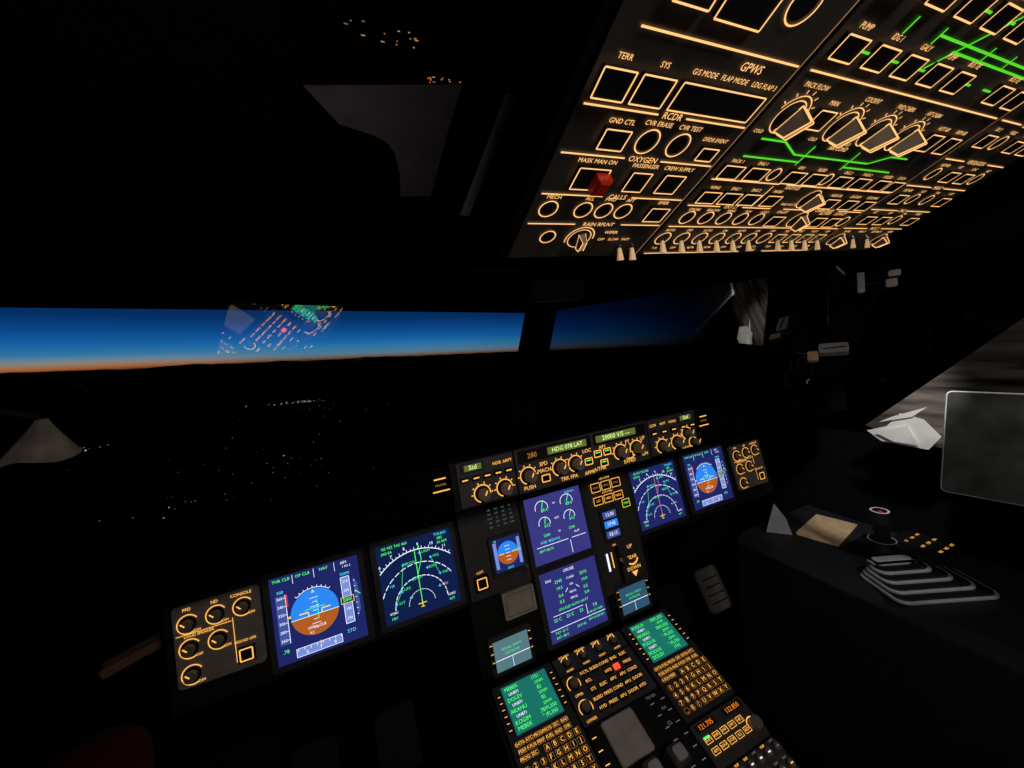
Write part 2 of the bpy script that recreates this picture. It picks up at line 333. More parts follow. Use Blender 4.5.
# =================================================================== GLARESHIELD
GS=empty('glareshield')
def cowl(name,xs):
    prof=[(-.212,1.098),(-.205,1.178),(-.185,1.184),(-.10,1.166),(.08,1.100),(.185,1.050),(.175,1.040),(.10,1.045),(-.06,1.085)]
    v=[];f=[];n=len(prof)
    for x in xs:
        k=max(0,abs(x)-.36)
        for (a,z) in prof: v.append((x,a+ (.03*k if a<-.15 else -.85*k*k*(1 if a>.05 else .3)),z-.05*k))
    for i in range(len(xs)-1):
        for j in range(n): f.append((i*n+j,i*n+(j+1)%n,(i+1)*n+(j+1)%n,(i+1)*n+j))
    f.append(tuple(range(n))); f.append(tuple(range(len(v)-1,len(v)-n-1,-1)))
    me=D.meshes.new(name); me.from_pydata(v,[],f); me.materials.append(M['cowl']); me.polygons.foreach_set('use_smooth',[True]*len(me.polygons))
    o=D.objects.new(name,me); SC.collection.objects.link(o); o.parent=GS
    m=o.modifiers.new('es','EDGE_SPLIT'); m.split_angle=.6
cowl('cowl',[-.868+.124*i for i in range(15)])
g=P((0,-.222,1.140),(1,0,0),(0,.10,.995))
g.rbox(-.300,-.040,.262,.042,-.02,0,.004,'blk')
def kn(x,y,r=.010,col='knob',tick=True):
    g.cyl(x,y,r+.003,.004,.009,'blk'); g.cyl(x,y,r,.009,.023,col); g.arc(x,y,r+.0045,-30,250,.0019,'amb',.0055)
    if tick:
        for a in range(0,181,36):
            t=math.radians(a); g.line(x+(r+.0065)*math.cos(t),y+(r+.0065)*math.sin(t),x+(r+.0095)*math.cos(t),y+(r+.0095)*math.sin(t),.0018,'amb',.0055)
    g.line(x,y,x+.004,y+.007,.002,'amb',.0235)
for x0,x1,ks,lx in ((-.290,-.186,(-.251,-.210),-.262),(.118,.248,(.147,.187),.217)):
    g.box(x0,-.036,x1,.040,0,.004,'greyd',.001)
    g.rbox(lx-.020,.022,lx+.020,.038,.004,.008,.002,'bezel'); g.rect(lx-.015,.025,lx+.015,.035,'lcd',.0085); g.text('Std',lx,.030,.011,'lcdt',.0089)
    for x in ks: kn(x,-.018)
    n=5
    for k in range(n):
        x=x0+.012+k*(x1-x0-.024)/(n-1); g.box(x-.0075,.006,x+.0075,.015,.004,.007,'blk'); g.line(x-.005,.0105,x+.005,.0105,.0022,'amb',.0075)
        if abs(x-lx)>.025: g.text(('CSTR','WPT','VORD','NDB','ARPT')[k],x,.027,.0075,'amb',.005)
kn(.217,-.004,.008); kn(.232,-.026,.006,tick=False); g.text('VOR ADF',.213,-.034,.006,'amb',.005)
for xx in (-.318,.275):
    g.line(xx-.010,.022,xx+.010,.022,.0022,'amb',.002); g.line(xx-.014,.002,xx+.014,.002,.0022,'amb',.002); g.text('MASTER',xx,.012,.0050,'ambd',.002)
g.box(-.184,-.038,.114,.041,0,.005,'greyd',.001)
g.rect(-.178,.015,-.024,.038,'blk',.0053); g.rect(-.018,.015,.110,.038,'blk',.0053)
g.rect(-.118,.020,-.034,.033,'lcd',.0056); g.rect(-.012,.020,.084,.033,'lcd',.0056)
g.text('280',-.150,.026,.013,'ambd',.006)
g.text('HDG 078 LAT',-.076,.0265,.011,'lcdt',.006); g.text('20000 V/S ---',.036,.0265,.0125,'lcdt',.006)
for x in (-.163,-.098,-.064,.040,.080): kn(x,-.008,.0105)
for x,y,t in ((-.130,.006,'SPD'),(-.130,-.006,'MACH'),(-.036,.010,'LOC'),(-.036,-.032,'APPR'),(.0,.010,'AP1'),(-.012,-.030,'A/THR'),(.060,-.030,'EXPED'),(-.163,-.030,'PUSH'),(.098,.008,'UP'),(.100,-.024,'DN'),(-.081,-.031,'TRK FPA'),(.060,.008,'FT')):
    g.text(t,x,y,.0098,'amb',.006)
for x,y in ((-.036,-.010),(-.014,.0),(.008,.0),(-.002,-.020),(.060,-.018),(-.130,-.020)):
    g.box(x-.009,y-.007,x+.009,y+.007,.005,.008,'blk'); g.frame(x-.008,y-.006,x+.008,y+.006,.0018,'amb',.0085)
    if x<.05 and x>-.1: g.line(x-.005,y+.002,x+.005,y+.002,.002,'grn',.0087)
g.make('flight_control_unit',GS)

# =================================================================== OVERHEAD PANEL
OH=empty('overhead_panel')
s25,c25=.4226,.9063
o=P((0,-.537,1.455),(1,0,0),(0,-c25,s25))
o.box(-.292,-.030,.292,.44,-.10,-.002,'shell')
for x0,x1 in ((-.284,-.139),(-.136,.142),(.145,.286)): o.rbox(x0,-.022,x1,.43,-.002,0,.003,'ohp',.0005)
A='ohleg'; LW=.0010
def sep(x0,x1,v,t=None,fs=.0068):
    if t:
        w=len(t)*fs*.36+.003; c=(x0+x1)/2
        o.line(x0,v,c-w,v,LW*1.2,A); o.line(c+w,v,x1,v,LW*1.2,A); o.text(t,c,v,fs,A)
    else: o.line(x0,v,x1,v,LW*1.2,A)
def sw(x,y,w=.020,h=.016,t=None,lit=None,inner=True):
    o.box(x-w/2,y-h/2,x+w/2,y+h/2,0,.003,'blk'); o.frame(x-w/2,y-h/2,x+w/2,y+h/2,LW,A,.0034)
    if t: o.text(t,x,y+h/2+.0042,.0047,A)
    if lit: o.line(x-w*.3,y-h*.2,x+w*.3,y-h*.2,.0016,lit,.0036)
def rnd(x,y,r=.0085,t=None):
    o.ring(x,y,r,LW,A); o.disc(x,y,r*.75,'blk',.0008)
    if t: o.text(t,x,y+r+.004,.0047,A)
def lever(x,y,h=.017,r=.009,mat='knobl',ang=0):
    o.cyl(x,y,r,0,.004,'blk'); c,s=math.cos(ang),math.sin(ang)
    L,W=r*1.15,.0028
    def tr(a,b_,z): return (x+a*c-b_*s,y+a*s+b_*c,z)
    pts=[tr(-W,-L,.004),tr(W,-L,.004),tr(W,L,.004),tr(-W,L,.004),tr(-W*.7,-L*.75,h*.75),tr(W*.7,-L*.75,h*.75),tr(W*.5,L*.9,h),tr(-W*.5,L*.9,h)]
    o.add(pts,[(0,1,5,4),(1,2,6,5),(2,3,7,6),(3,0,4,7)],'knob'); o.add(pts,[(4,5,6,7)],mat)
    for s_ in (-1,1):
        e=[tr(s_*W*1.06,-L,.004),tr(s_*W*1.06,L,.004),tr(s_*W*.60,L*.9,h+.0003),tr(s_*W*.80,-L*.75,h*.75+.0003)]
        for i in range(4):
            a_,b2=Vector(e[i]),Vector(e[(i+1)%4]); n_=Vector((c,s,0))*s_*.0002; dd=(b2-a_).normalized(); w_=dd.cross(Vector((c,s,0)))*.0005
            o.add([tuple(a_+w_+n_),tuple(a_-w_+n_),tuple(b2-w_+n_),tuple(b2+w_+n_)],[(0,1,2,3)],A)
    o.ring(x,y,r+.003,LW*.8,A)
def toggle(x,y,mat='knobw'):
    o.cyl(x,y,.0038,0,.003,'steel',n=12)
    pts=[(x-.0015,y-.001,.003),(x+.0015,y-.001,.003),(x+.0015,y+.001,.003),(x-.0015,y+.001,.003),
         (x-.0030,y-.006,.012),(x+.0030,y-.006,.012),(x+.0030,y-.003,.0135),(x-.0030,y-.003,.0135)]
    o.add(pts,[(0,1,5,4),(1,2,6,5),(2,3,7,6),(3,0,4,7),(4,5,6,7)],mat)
XL0,XL1=-.280,-.143
sep(XL0+.012,XL1,.158)
o.text('GPWS',-.178,.1515,.0068,A)
for x,t in ((-.268,'TERR'),(-.240,'SYS'),(-.209,'G/S MODE'),(-.184,'FLAP MODE'),(-.157,'LDG FLAP 3')): o.text(t,x,.1440,.0044,A)
for x0,x1 in ((-.279,-.257),(-.252,-.228),(-.222,-.150)):
    o.box(x0,.1225,x1,.139,0,.003,'blk'); o.frame(x0,.1225,x1,.139,LW,A,.0034)
sep(XL0,XL1,.1175,'RCDR',.0062)
sw(-.247,.099,.020,.014,'GND CTL'); rnd(-.218,.099,.0088,'CVR ERASE'); rnd(-.190,.099,.0088,'CVR TEST')
o.text('DFDR EVENT',-.160,.106,.0042,A); sw(-.160,.096,.016,.010)
sep(XL0,XL1,.0855,'OXYGEN',.0062)
sw(-.248,.068,.026,.018,'MASK MAN ON'); o.box(-.246,.060,-.234,.074,.003,.012,'guard',.002)
sw(-.205,.068,.018,.017,'PASSENGER'); sw(-.172,.068,.020,.017,'CREW SUPPLY')
sep(XL0,XL1,.0515,'CALLS',.0062)
for x,t in ((-.268,'MECH'),(-.236,'ALL'),(-.216,'FWD'),(-.196,'AFT')): rnd(x,.037,.0078,t)
sw(-.160,.036,.020,.015,'EMER')
sep(XL0,XL1,.0215,'RAIN RPLNT',.0058)
rnd(-.255,.006,.0070); lever(-.222,.004,.012,.008,'knobl',.3); o.arc(-.222,.004,.014,0,200,LW,A); o.text('WIPER',-.192,.012,.005,A)
for k in range(3): o.text(('OFF','SLOW','FAST')[k],-.198+k*.014,.003,.0042,A)
sw(-.248,.182,.024,.022,'COMMAND'); sw(-.213,.182,.034,.026,'EMER GEN'); rnd(-.176,.184,.010,'HORN')
sep(XL0,XL1,.205,'EVAC')
for k in range(4): sw(-.264+k*.033,.224,.022,.018,('GEN','RAT','ELAC','SEC')[k])
sep(XL0,XL1,.246,'FLT CTL')
for r_ in range(4):
    for k in range(4): sw(-.264+k*.033,.268+r_*.040,.022,.020,'IR %d'%(k+1))
    sep(XL0,XL1,.290+r_*.040)
X0,X1=-.131,.138
sep(X0,X1,.158)
o.text('PACK FLOW',-.112,.1505,.0045,A)
for x,t in ((-.112,None),(-.048,'COCKPIT'),(-.002,'FWD CABIN'),(.042,'AFT CABIN')):
    if t: o.text(t,x+.004,.1500,.0045,A)
    lever(x,.129,.017,.0088,'knobl',-.25)
    o.arc(x,.129,.0150,20,160,LW*.8,A)
    for a in range(30,151,24):
        t_=math.radians(a); o.line(x+.0165*math.cos(t_),.129+.0165*math.sin(t_),x+.019*math.cos(t_),.129+.019*math.sin(t_),LW*.8,A)
    o.text('COLD',x-.016,.117,.0036,A); o.text('HOT',x+.016,.117,.0036,A)
sw(-.080,.132,.018,.014,'MAN'); sw(.084,.130,.020,.015,'HOT AIR'); sw(.116,.130,.020,.015,'RAM AIR')
for seg in ((-.118,.112,-.090,.112),(-.090,.112,-.066,.103),(-.066,.103,.040,.103),(-.052,.112,-.052,.094),(-.120,.097,-.052,.097),(.012,.112,.012,.094),(.012,.097,.090,.097),(.040,.103,.062,.112),(.062,.112,.090,.112)):
    o.line(*seg,.0015,'flow')
o.text('AIR COND',-.022,.1125,.0052,A)
for x,t in ((-.120,'PACK 1'),(-.090,'ENG 1'),(-.040,'APU'),(-.010,'BLEED'),(.030,'ENG 2'),(.062,'PACK 2'),(.098,'X BLEED'),(.124,'DITCH')): sw(x,.0835,.022,.012,None); o.text(t,x,.0922,.0042,A)
rnd(-.065,.0835,.006); rnd(.010,.0835,.006)
sep(X0,-.045,.0745); sep(-.035,X1,.0745)
o.text('ANTI ICE',-.022,.0715,.0052,A)
for x,t in ((-.118,'WING'),(-.092,'ENG 1'),(-.066,'ENG 2')): sw(x,.0575,.021,.012); o.text(t,x,.0665,.0042,A)
sw(-.036,.0575,.020,.012); o.text('PROBE',-.036,.0665,.0042,A)
o.line(-.050,.072,-.050,.048,LW,A)
lever(.020,.060,.014,.0080,'knobl',-.2); o.text('MAN V/S CTL',.000,.0525,.0040,A)
for x,t in ((.056,'MODE SEL'),(.090,'LDG ELEV'),(.122,'DITCHING')): sw(x,.0575,.021,.012); o.text(t,x,.0665,.0042,A)
sep(X0,-.02,.0465,'EXT LT',.0055); sep(0,X1,.0465,'CABIN PRESS',.0055)
for x,t in ((-.118,'STROBE'),(-.094,'BEACON'),(-.070,'WING'),(-.046,'NAV'),(-.022,'LOGO')): rnd(x,.032,.0075); o.text(t,x,.0418,.0040,A)
sw(.004,.032,.020,.013,'GALLEY'); lever(.042,.033,.014,.0075,'knobl',.3); sw(.076,.032,.020,.013,'BLOWER'); sw(.104,.032,.020,.013,'EXTRACT'); rnd(.128,.032,.007)
sep(X0,X1,.0205)
for i in range(11):
    x=-.124+i*.025
    if i<7: o.ring(x,.004,.0080,LW,A)
    else: o.frame(x-.008,-.003,x+.008,.010,LW,A)
    o.text(random.choice(['ON','OFF','AUTO','TEST']),x,.0155,.0042,A); o.text(random.choice(['OFF','RETR','TAXI','T.O']),x,-.010,.0042,A)
for x in (-.170,-.155,-.124,-.099,-.074,-.049,-.024,.001,.051,.076,.101,.126): toggle(x,.002 if x>-.14 else -.008)
o.text('APU',.03,-.016,.0055,A); sep(X0,.01,-.018); sep(.05,X1,-.018)
def up(v0,rows,seed):
    R=random.Random(seed)
    for r_ in range(rows):
        v=v0+r_*.034
        for k in range(8):
            x=-.118+k*.0345
            if R.random()<.88: sw(x,v,.022,.013,R.choice(['BAT 1','GEN 1','BUS TIE','AC ESS','GALY','APU GEN','EXT PWR','GEN 2','PUMP','IDG 1']))
            if R.random()<.6: o.line(x+.011,v,x+.0235,v,.0015,'flow')
            if R.random()<.4: o.line(x,v+.013,x,v+.022,.0015,'flow')
        o.line(-.118+.0345*R.randint(0,2),v+.018,.0345*R.randint(0,3),v+.018,.0015,'flow')
up(.173,2,3)
o.line(-.02,.186,.13,.186,.0015,'flow'); o.line(-.03,.174,.02,.222,.0015,'flow'); o.line(.02,.222,.13,.222,.0015,'flow')
sep(X0,X1,.231,'ELEC'); up(.250,2,5); sep(X0,X1,.308,'FUEL'); up(.326,2,9); sep(X0,X1,.385,'HYD')
XR0,XR1=.149,.281
R=random.Random(4)
for v,t in ((.158,'CARGO HEAT'),(.118,'VENTILATION'),(.0855,'MAINT'),(.0515,'ENG'),(.0215,'INT LT'),(.205,'FLT CTL'),(.246,'CARGO SMOKE'),(.29,None),(.33,None),(.37,None)): sep(XR0,XR1,v,t,.006)
for v in (.140,.101,.069,.037,.181,.226,.268,.31,.35):
    for k in range(4):
        x=.166+k*.0325
        if R.random()<.65: sw(x,v,.021,.012)
        else: rnd(x,v,.007)
        o.text(R.choice(['BLOWER','SEC 2','ELAC','FAN','HOT','AFT','TEST','FADEC']),x,v+.0105,.0042,A)
for k in range(4):
    x=.166+k*.0325
    lever(x,.002,.013,.007,'knobl',.2) if k in(0,3) else toggle(x,.004)
    o.text(('DOME','ANN LT','SEAT BELTS','WIPER')[k],x,.016,.0042,A)
for x in (-.141,.1435): o.line(x,-.02,x,.40,.0006,'ohdim',.0004)
o.make('overhead_switch_panel',OH)

# =================================================================== PEDESTAL
PD=empty('center_pedestal')
p=P((0,-.095,.62),(1,0,0),(0,.9397,.342))
body=extr('pedestal_body',[(-.085,.02),(-.085,.616),(-.44,.484),(-1.05,.484),(-1.05,.02)],-.252,.252,'console',PD)
def mcdu(cx):
    p.rbox(cx-.073,-.205,cx+.073,.010,0,.010,.006,'bezel',.002)
    p.rect(cx-.054,-.088,cx+.054,.002,'mcdu',.0104); p.rect(cx-.052,-.086,cx+.052,0,'mcduB',.0106)
    z=.011
    for r_ in range(8):
        y=-.006-r_*.0105
        if r_%2==0 or r_>5: p.text(random.choice(['DOLEV','LUPEN','AKANU','KOGIM','PODUX','MEBEK']),cx-.032,y,.0105,'grn',z); p.text(random.choice(['1742','1751','.78/FL350','" /FL350','82']),cx+.026,y,.0100,'grn',z)
        else: p.text('UN871',cx-.030,y,.0080,'wht',z); p.text('25NM',cx+.03,y,.0080,'grn',z)
    for r_ in range(6):
        for sg in (-1,1):
            y=-.014-r_*.0125; p.box(cx+sg*.063-.005,y-.0035,cx+sg*.063+.005,y+.0035,.010,.013,'blk'); p.line(cx+sg*.063-.003,y,cx+sg*.063+.003,y,.0014,'amb',.0133)
    zk=.014
    for r_ in range(3):
        for k in range(6 if r_<2 else 2):
            x=cx-.055+k*.020; y=-.102-r_*.012; p.box(x-.0085,y-.0045,x+.0085,y+.0045,.010,.0135,'blk'); p.frame(x-.008,y-.004,x+.008,y+.004,.0006,'ambd',zk); p.text(random.choice(['DIR','PROG','PERF','INIT','DATA','F-PLN','RAD','FUEL','SEC','ATC']),x,y,.0075,'amb',zk)
    for r_ in range(5):
        for k in range(8):
            if r_==0 and k<3: continue
            x=cx-.058+k*.0166; y=-.128-r_*.0155
            if k<3: p.cyl(x,y,.0052,.010,.0135,'blk',n=12); p.text(str((r_-1)*3+k+1) if r_<4 else '.0/'[k],x,y,.011,'amb',zk); p.ring(x,y,.0055,.0006,'ambd',zk)
            else: p.box(x-.006,y-.0055,x+.006,y+.0055,.010,.0135,'blk'); p.text('ABCDEFGHIJKLMNOPQRSTUVWXYZ'[(r_*5+k-3)%26],x,y,.0110,'amb',zk); p.frame(x-.006,y-.0055,x+.006,y+.0055,.0005,'ambd',zk)
mcdu(-.174); mcdu(.174)
p.rbox(-.096,-.028,.096,.010,0,.006,.004,'greyd')
for k in range(4):
    x=-.066+k*.044; p.cyl(x,-.008,.010,.006,.010,'blk'); p.cyl(x,-.008,.0075,.010,.021,'knob'); p.line(x,-.008,x,.0,.002,'amb',.0215); p.arc(x,-.008,.013,30,150,.0018,'amb',.007); p.text(('ATT HDG','AIR DATA','EIS DMC','ECAM')[k],x,.007,.0062,'amb',.007); p.text('NORM',x,-.024,.006,'amb',.007)
p.rbox(-.096,-.128,.096,-.031,0,.006,.004,'greyd')
for k in range(2):
    p.cyl(-.074,-.052-k*.048,.012,.006,.010,'blk'); p.cyl(-.074,-.052-k*.048,.009,.010,.021,'knob'); p.arc(-.074,-.052-k*.048,.015,-30,210,.0018,'amb',.007); p.text(('UPPER','LOWER')[k],-.074,-.074-k*.048,.007,'amb',.007)
for r_ in range(5):
    for k in range(5):
        if r_==1 and k in (1,3): continue
        x=-.040+k*.0265; y=-.041-r_*.018; p.box(x-.010,y-.006,x+.010,y+.006,.006,.0095,'blk'); p.text(random.choice(['ENG','BLEED','PRESS','ELEC','HYD','FUEL','APU','COND','DOOR','F/CTL','CLR','STS','RCL']),x,y,.0085,'amb',.010)
p.box(.030,-.064,.044,-.053,.006,.012,'red',.002)
p.rbox(-.096,-.36,.096,-.131,0,.008,.008,'blk')
p.rbox(-.066,-.212,.012,-.136,.008,.016,.006,'grey',.003)
for x in (-.030,.028):
    p.rbox(x-.018,-.262,x+.018,-.228,.008,.055,.008,'greyd',.004); p.rbox(x-.012,-.256,x+.012,-.234,.055,.062,.006,'lgrey',.001)
for r_ in range(7):
    for x in (-.088,.060,.088): p.line(x-.005,-.15-r_*.022,x+.005,-.15-r_*.022,.0016,'faint'if x>0 else 'amb',.0086)
p.text('TO GA',.066,-.138,.008,'faint',.0088); p.text('FLX',.078,-.165,.007,'faint',.0088); p.text('CL',.070,-.19,.009,'faint',.0088)
for cx in (-.174,.174):
    p.rbox(cx-.073,-.285,cx+.073,-.210,0,.008,.005,'greyd')
    for sg in (-1,1): p.rect(cx+sg*.038-.026,-.228,cx+sg*.038+.026,-.215,'blk',.0084); p.text(('121.705','132.850')[sg>0],cx+sg*.038,-.2215,.012,'orange',.0088)
    for r_ in range(2):
        for k in range(5):
            x=cx-.055+k*.022; y=-.243-r_*.018; p.box(x-.008,y-.005,x+.008,y+.005,.008,.011,'blk'); p.frame(x-.008,y-.005,x+.008,y+.005,.0009,'amb',.0113); p.text(('VHF1','VHF2','VHF3','HF1','HF2','AM','NAV','VOR','ILS','ADF')[r_*5+k],x,y,.0075,'amb',.0115)
    p.box(cx-.063,-.240,cx-.049,-.2365,.011,.0125,'grn')
    p.cyl(cx+.055,-.262,.012,.008,.024,'knob'); p.arc(cx+.055,-.262,.015,0,180,.002,'amb',.009)
    p.rbox(cx-.073,-.385,cx+.073,-.289,0,.008,.005,'greyd')
    for r_ in range(3):
        for k in range(6):
            x=cx-.060+k*.024; y=-.304-r_*.028; p.cyl(x,y,.007,.008,.018,'knob',n=14); p.line(x-.003,y,x+.003,y,.002,random.choice(['wht','faint','cyan','amb']),.0185); p.text('VHF',x,y+.012,.006,random.choice(['amb','faint']),.0086)
p.make('pedestal_controls',PD)

# =================================================================== SHELL
def quadobj(name,quads,mat,th=0,parent=None):
    v=[];f=[]
    for q_ in quads:
        b_=len(v); v+=q_; f.append(tuple(range(b_,b_+len(q_))))
    me=D.meshes.new(name); me.from_pydata(v,[],f); me.materials.append(M[mat] if isinstance(mat,str) else mat); me.update()
    o_=D.objects.new(name,me); SC.collection.objects.link(o_)
    if th: m=o_.modifiers.new('s','SOLIDIFY'); m.thickness=th; m.offset=0
    if parent: o_.parent=parent
    return o_
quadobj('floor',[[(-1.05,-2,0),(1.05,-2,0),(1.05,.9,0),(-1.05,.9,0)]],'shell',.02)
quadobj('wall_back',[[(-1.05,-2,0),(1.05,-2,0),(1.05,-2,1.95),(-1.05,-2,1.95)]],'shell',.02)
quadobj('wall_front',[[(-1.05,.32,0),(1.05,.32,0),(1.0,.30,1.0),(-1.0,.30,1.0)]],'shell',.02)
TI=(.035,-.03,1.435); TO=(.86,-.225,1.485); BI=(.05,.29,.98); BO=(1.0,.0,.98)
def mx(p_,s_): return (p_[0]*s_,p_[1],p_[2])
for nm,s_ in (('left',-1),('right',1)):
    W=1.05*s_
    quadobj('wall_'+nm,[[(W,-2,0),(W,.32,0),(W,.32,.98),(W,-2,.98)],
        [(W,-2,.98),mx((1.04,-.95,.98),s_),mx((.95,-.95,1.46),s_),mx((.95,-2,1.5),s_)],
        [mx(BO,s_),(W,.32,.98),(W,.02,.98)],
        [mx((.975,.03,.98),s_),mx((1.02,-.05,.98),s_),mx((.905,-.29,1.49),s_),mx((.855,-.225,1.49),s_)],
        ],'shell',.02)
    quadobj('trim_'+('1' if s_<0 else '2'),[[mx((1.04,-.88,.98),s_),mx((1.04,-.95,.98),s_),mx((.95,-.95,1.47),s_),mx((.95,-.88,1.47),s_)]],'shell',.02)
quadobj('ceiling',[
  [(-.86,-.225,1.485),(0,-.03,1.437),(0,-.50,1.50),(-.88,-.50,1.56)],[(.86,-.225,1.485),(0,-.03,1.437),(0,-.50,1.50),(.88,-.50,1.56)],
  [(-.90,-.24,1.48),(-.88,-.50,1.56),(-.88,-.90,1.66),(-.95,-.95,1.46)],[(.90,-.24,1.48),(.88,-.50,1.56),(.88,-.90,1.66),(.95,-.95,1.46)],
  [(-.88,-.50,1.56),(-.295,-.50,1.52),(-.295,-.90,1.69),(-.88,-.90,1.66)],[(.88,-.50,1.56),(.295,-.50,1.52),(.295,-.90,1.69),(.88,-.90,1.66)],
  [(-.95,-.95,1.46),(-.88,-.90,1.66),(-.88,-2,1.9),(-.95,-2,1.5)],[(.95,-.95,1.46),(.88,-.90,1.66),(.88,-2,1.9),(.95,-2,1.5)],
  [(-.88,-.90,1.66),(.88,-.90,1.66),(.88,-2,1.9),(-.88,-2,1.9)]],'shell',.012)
quadobj('windshield_post',[[(-.036,-.035,1.44),(.036,-.035,1.44),(.05,.27,.99),(-.05,.27,.99)]],'shell',.02)
def glass(name,tint,ior=1.45,gc=1.0):
    m=D.materials.new(name); m.use_nodes=True; nt=m.node_tree; nt.nodes.clear()
    o_=nt.nodes.new('ShaderNodeOutputMaterial'); t=nt.nodes.new('ShaderNodeBsdfTransparent'); gl=nt.nodes.new('ShaderNodeBsdfGlossy'); mix=nt.nodes.new('ShaderNodeMixShader'); fr=nt.nodes.new('ShaderNodeFresnel')
    fr.inputs[0].default_value=ior; gl.inputs['Roughness'].default_value=.01; gl.inputs['Color'].default_value=(gc,gc,gc,1); t.inputs[0].default_value=(*tint,1)
    nt.links.new(fr.outputs[0],mix.inputs[0]); nt.links.new(t.outputs[0],mix.inputs[1]); nt.links.new(gl.outputs[0],mix.inputs[2]); nt.links.new(mix.outputs[0],o_.inputs[0]); return m
G1=glass('windshield_glass',(.95,.97,1)); G2=glass('windshield_glass_tinted',(.20,.24,.32),1.4,.35); G3=glass('side_glass_shaded',(.02,.02,.03),1.2,.3)
quadobj('window_1',[[mx(TI,-1),mx(TO,-1),mx(BO,-1),mx(BI,-1)]],G1)
quadobj('window_2',[[TI,TO,BO,BI]],G2)
quadobj('window_3',[[(-.905,-.29,1.48),(-.95,-.90,1.46),(-1.04,-.90,.98),(-1.02,-.05,.98)]],G1)
quadobj('window_4',[[(.905,-.29,1.48),(.95,-.90,1.46),(1.04,-.90,.98),(1.02,-.05,.98)]],G3)
# added clear reflector pane, angled to mirror the pedestal displays by the captain's windshield
m=D.materials.new('clear_reflector'); m.use_nodes=True; nt=m.node_tree; nt.nodes.clear()
o_=nt.nodes.new('ShaderNodeOutputMaterial'); t=nt.nodes.new('ShaderNodeBsdfTransparent'); gl=nt.nodes.new('ShaderNodeBsdfGlossy'); ad=nt.nodes.new('ShaderNodeAddShader')
t.inputs[0].default_value=(.97,.98,.99,1); gl.inputs['Color'].default_value=(.62,.64,.62,1); gl.inputs['Roughness'].default_value=.0
nt.links.new(t.outputs[0],ad.inputs[0]); nt.links.new(gl.outputs[0],ad.inputs[1]); nt.links.new(ad.outputs[0],o_.inputs[0]); M['reflpane']=m
q_=P((-.489,-.335,1.4165),(.774,.633,0),(.3133,-.383,.5677)); q_.rect(-.062,-.032,.068,.030,'reflpane',0); q_.make('reflection_pane')

# =================================================================== OUTSIDE
up_n=Vector((.0735,-.0084,1)).normalized()
w=D.worlds.new('dusk_sky'); SC.world=w; w.use_nodes=True; nt=w.node_tree; nt.nodes.clear()
N=nt.nodes.new; L=nt.links.new
out=N('ShaderNodeOutputWorld'); bg=N('ShaderNodeBackground'); tc=N('ShaderNodeTexCoord'); dt=N('ShaderNodeVectorMath'); dt.operation='DOT_PRODUCT'; dt.inputs[1].default_value=up_n
L(tc.outputs['Generated'],dt.inputs[0]); mr=N('ShaderNodeMapRange'); mr.inputs[1].default_value=-.02; mr.inputs[2].default_value=.18; L(dt.outputs['Value'],mr.inputs[0])
def ramp(st):
    cr=N('ShaderNodeValToRGB'); L(mr.outputs[0],cr.inputs[0]); el=cr.color_ramp.elements
    el[0].position=st[0][0]; el[0].color=(*st[0][1],1); el[1].position=1; el[1].color=(*st[-1][1],1)
    for p_,c_ in st[1:-1]:
        e=el.new(p_); e.color=(*c_,1)
    return cr
top=[(.22,(.035,.19,.37)),(.31,(.008,.125,.37)),(.43,(.0035,.065,.25)),(.56,(.0015,.030,.13)),(1,(.0005,.004,.018))]
crA=ramp([(.0,(.0,.0,.0)),(.075,(.05,.018,.012)),(.102,(.38,.10,.028)),(.132,(.35,.19,.09)),(.165,(.18,.25,.27))]+top)
crB=ramp([(.0,(.0,.0,.0)),(.085,(.02,.015,.015)),(.102,(.14,.06,.025)),(.120,(.14,.13,.12)),(.152,(.09,.19,.28))]+top)
def azf(vec,a,b_,c,d_):
    az=N('ShaderNodeVectorMath'); az.operation='DOT_PRODUCT'; az.inputs[1].default_value=Vector(vec).normalized(); L(tc.outputs['Generated'],az.inputs[0])
    m2=N('ShaderNodeMapRange'); m2.interpolation_type='SMOOTHSTEP'; m2.inputs[1].default_value=a; m2.inputs[2].default_value=b_; m2.inputs[3].default_value=c; m2.inputs[4].default_value=d_; L(az.outputs['Value'],m2.inputs[0]); return m2
mixc=N('ShaderNodeMix'); mixc.data_type='RGBA'; L(azf((-.6,.8,0),.84,1.0,0,1).outputs[0],mixc.inputs[0]); L(crB.outputs[0],mixc.inputs[6]); L(crA.outputs[0],mixc.inputs[7])
L(mixc.outputs[2],bg.inputs[0]); L(azf((-.35,.93,0),.30,.90,.02,1.0).outputs[0],bg.inputs[1]); L(bg.outputs[0],out.inputs[0])
ALT=60
v=[];f=[];nr=18;na=200
rad=[150*(1.27**i) for i in range(nr)]
e1=(Vector((0,1,0))-up_n*up_n.y).normalized(); e2=e1.cross(up_n)
for i,r_ in enumerate(rad):
    for j in range(na):
        a_=-math.radians(80)+math.radians(160)*j/(na-1)
        hh=-ALT
        if i>nr-5: hh+= (i-(nr-5))/4*(ALT*.72+mn.noise(Vector((a_*9,i*.7,0)))*45+mn.noise(Vector((a_*40,i,3)))*16+mn.noise(Vector((a_*110,i,8)))*8)
        else: hh+=mn.noise(Vector((a_*6,i*.5,5)))*ALT*.08
        v.append(Vector((0,0,1.2))+ (e1*math.cos(a_)+e2*math.sin(a_))*r_+up_n*hh)
for i in range(nr-1):
    for j in range(na-1): f.append((i*na+j,i*na+j+1,(i+1)*na+j+1,(i+1)*na+j))
me=D.meshes.new('ground_terrain'); me.from_pydata(v,[],f); M['terr']=pmat('night_terrain',(.06,.07,.085),1,spec=0,noise=.95,scale=.012); me.materials.append(M['terr']); te=D.objects.new('ground_terrain',me); SC.collection.objects.link(te)
t=P()
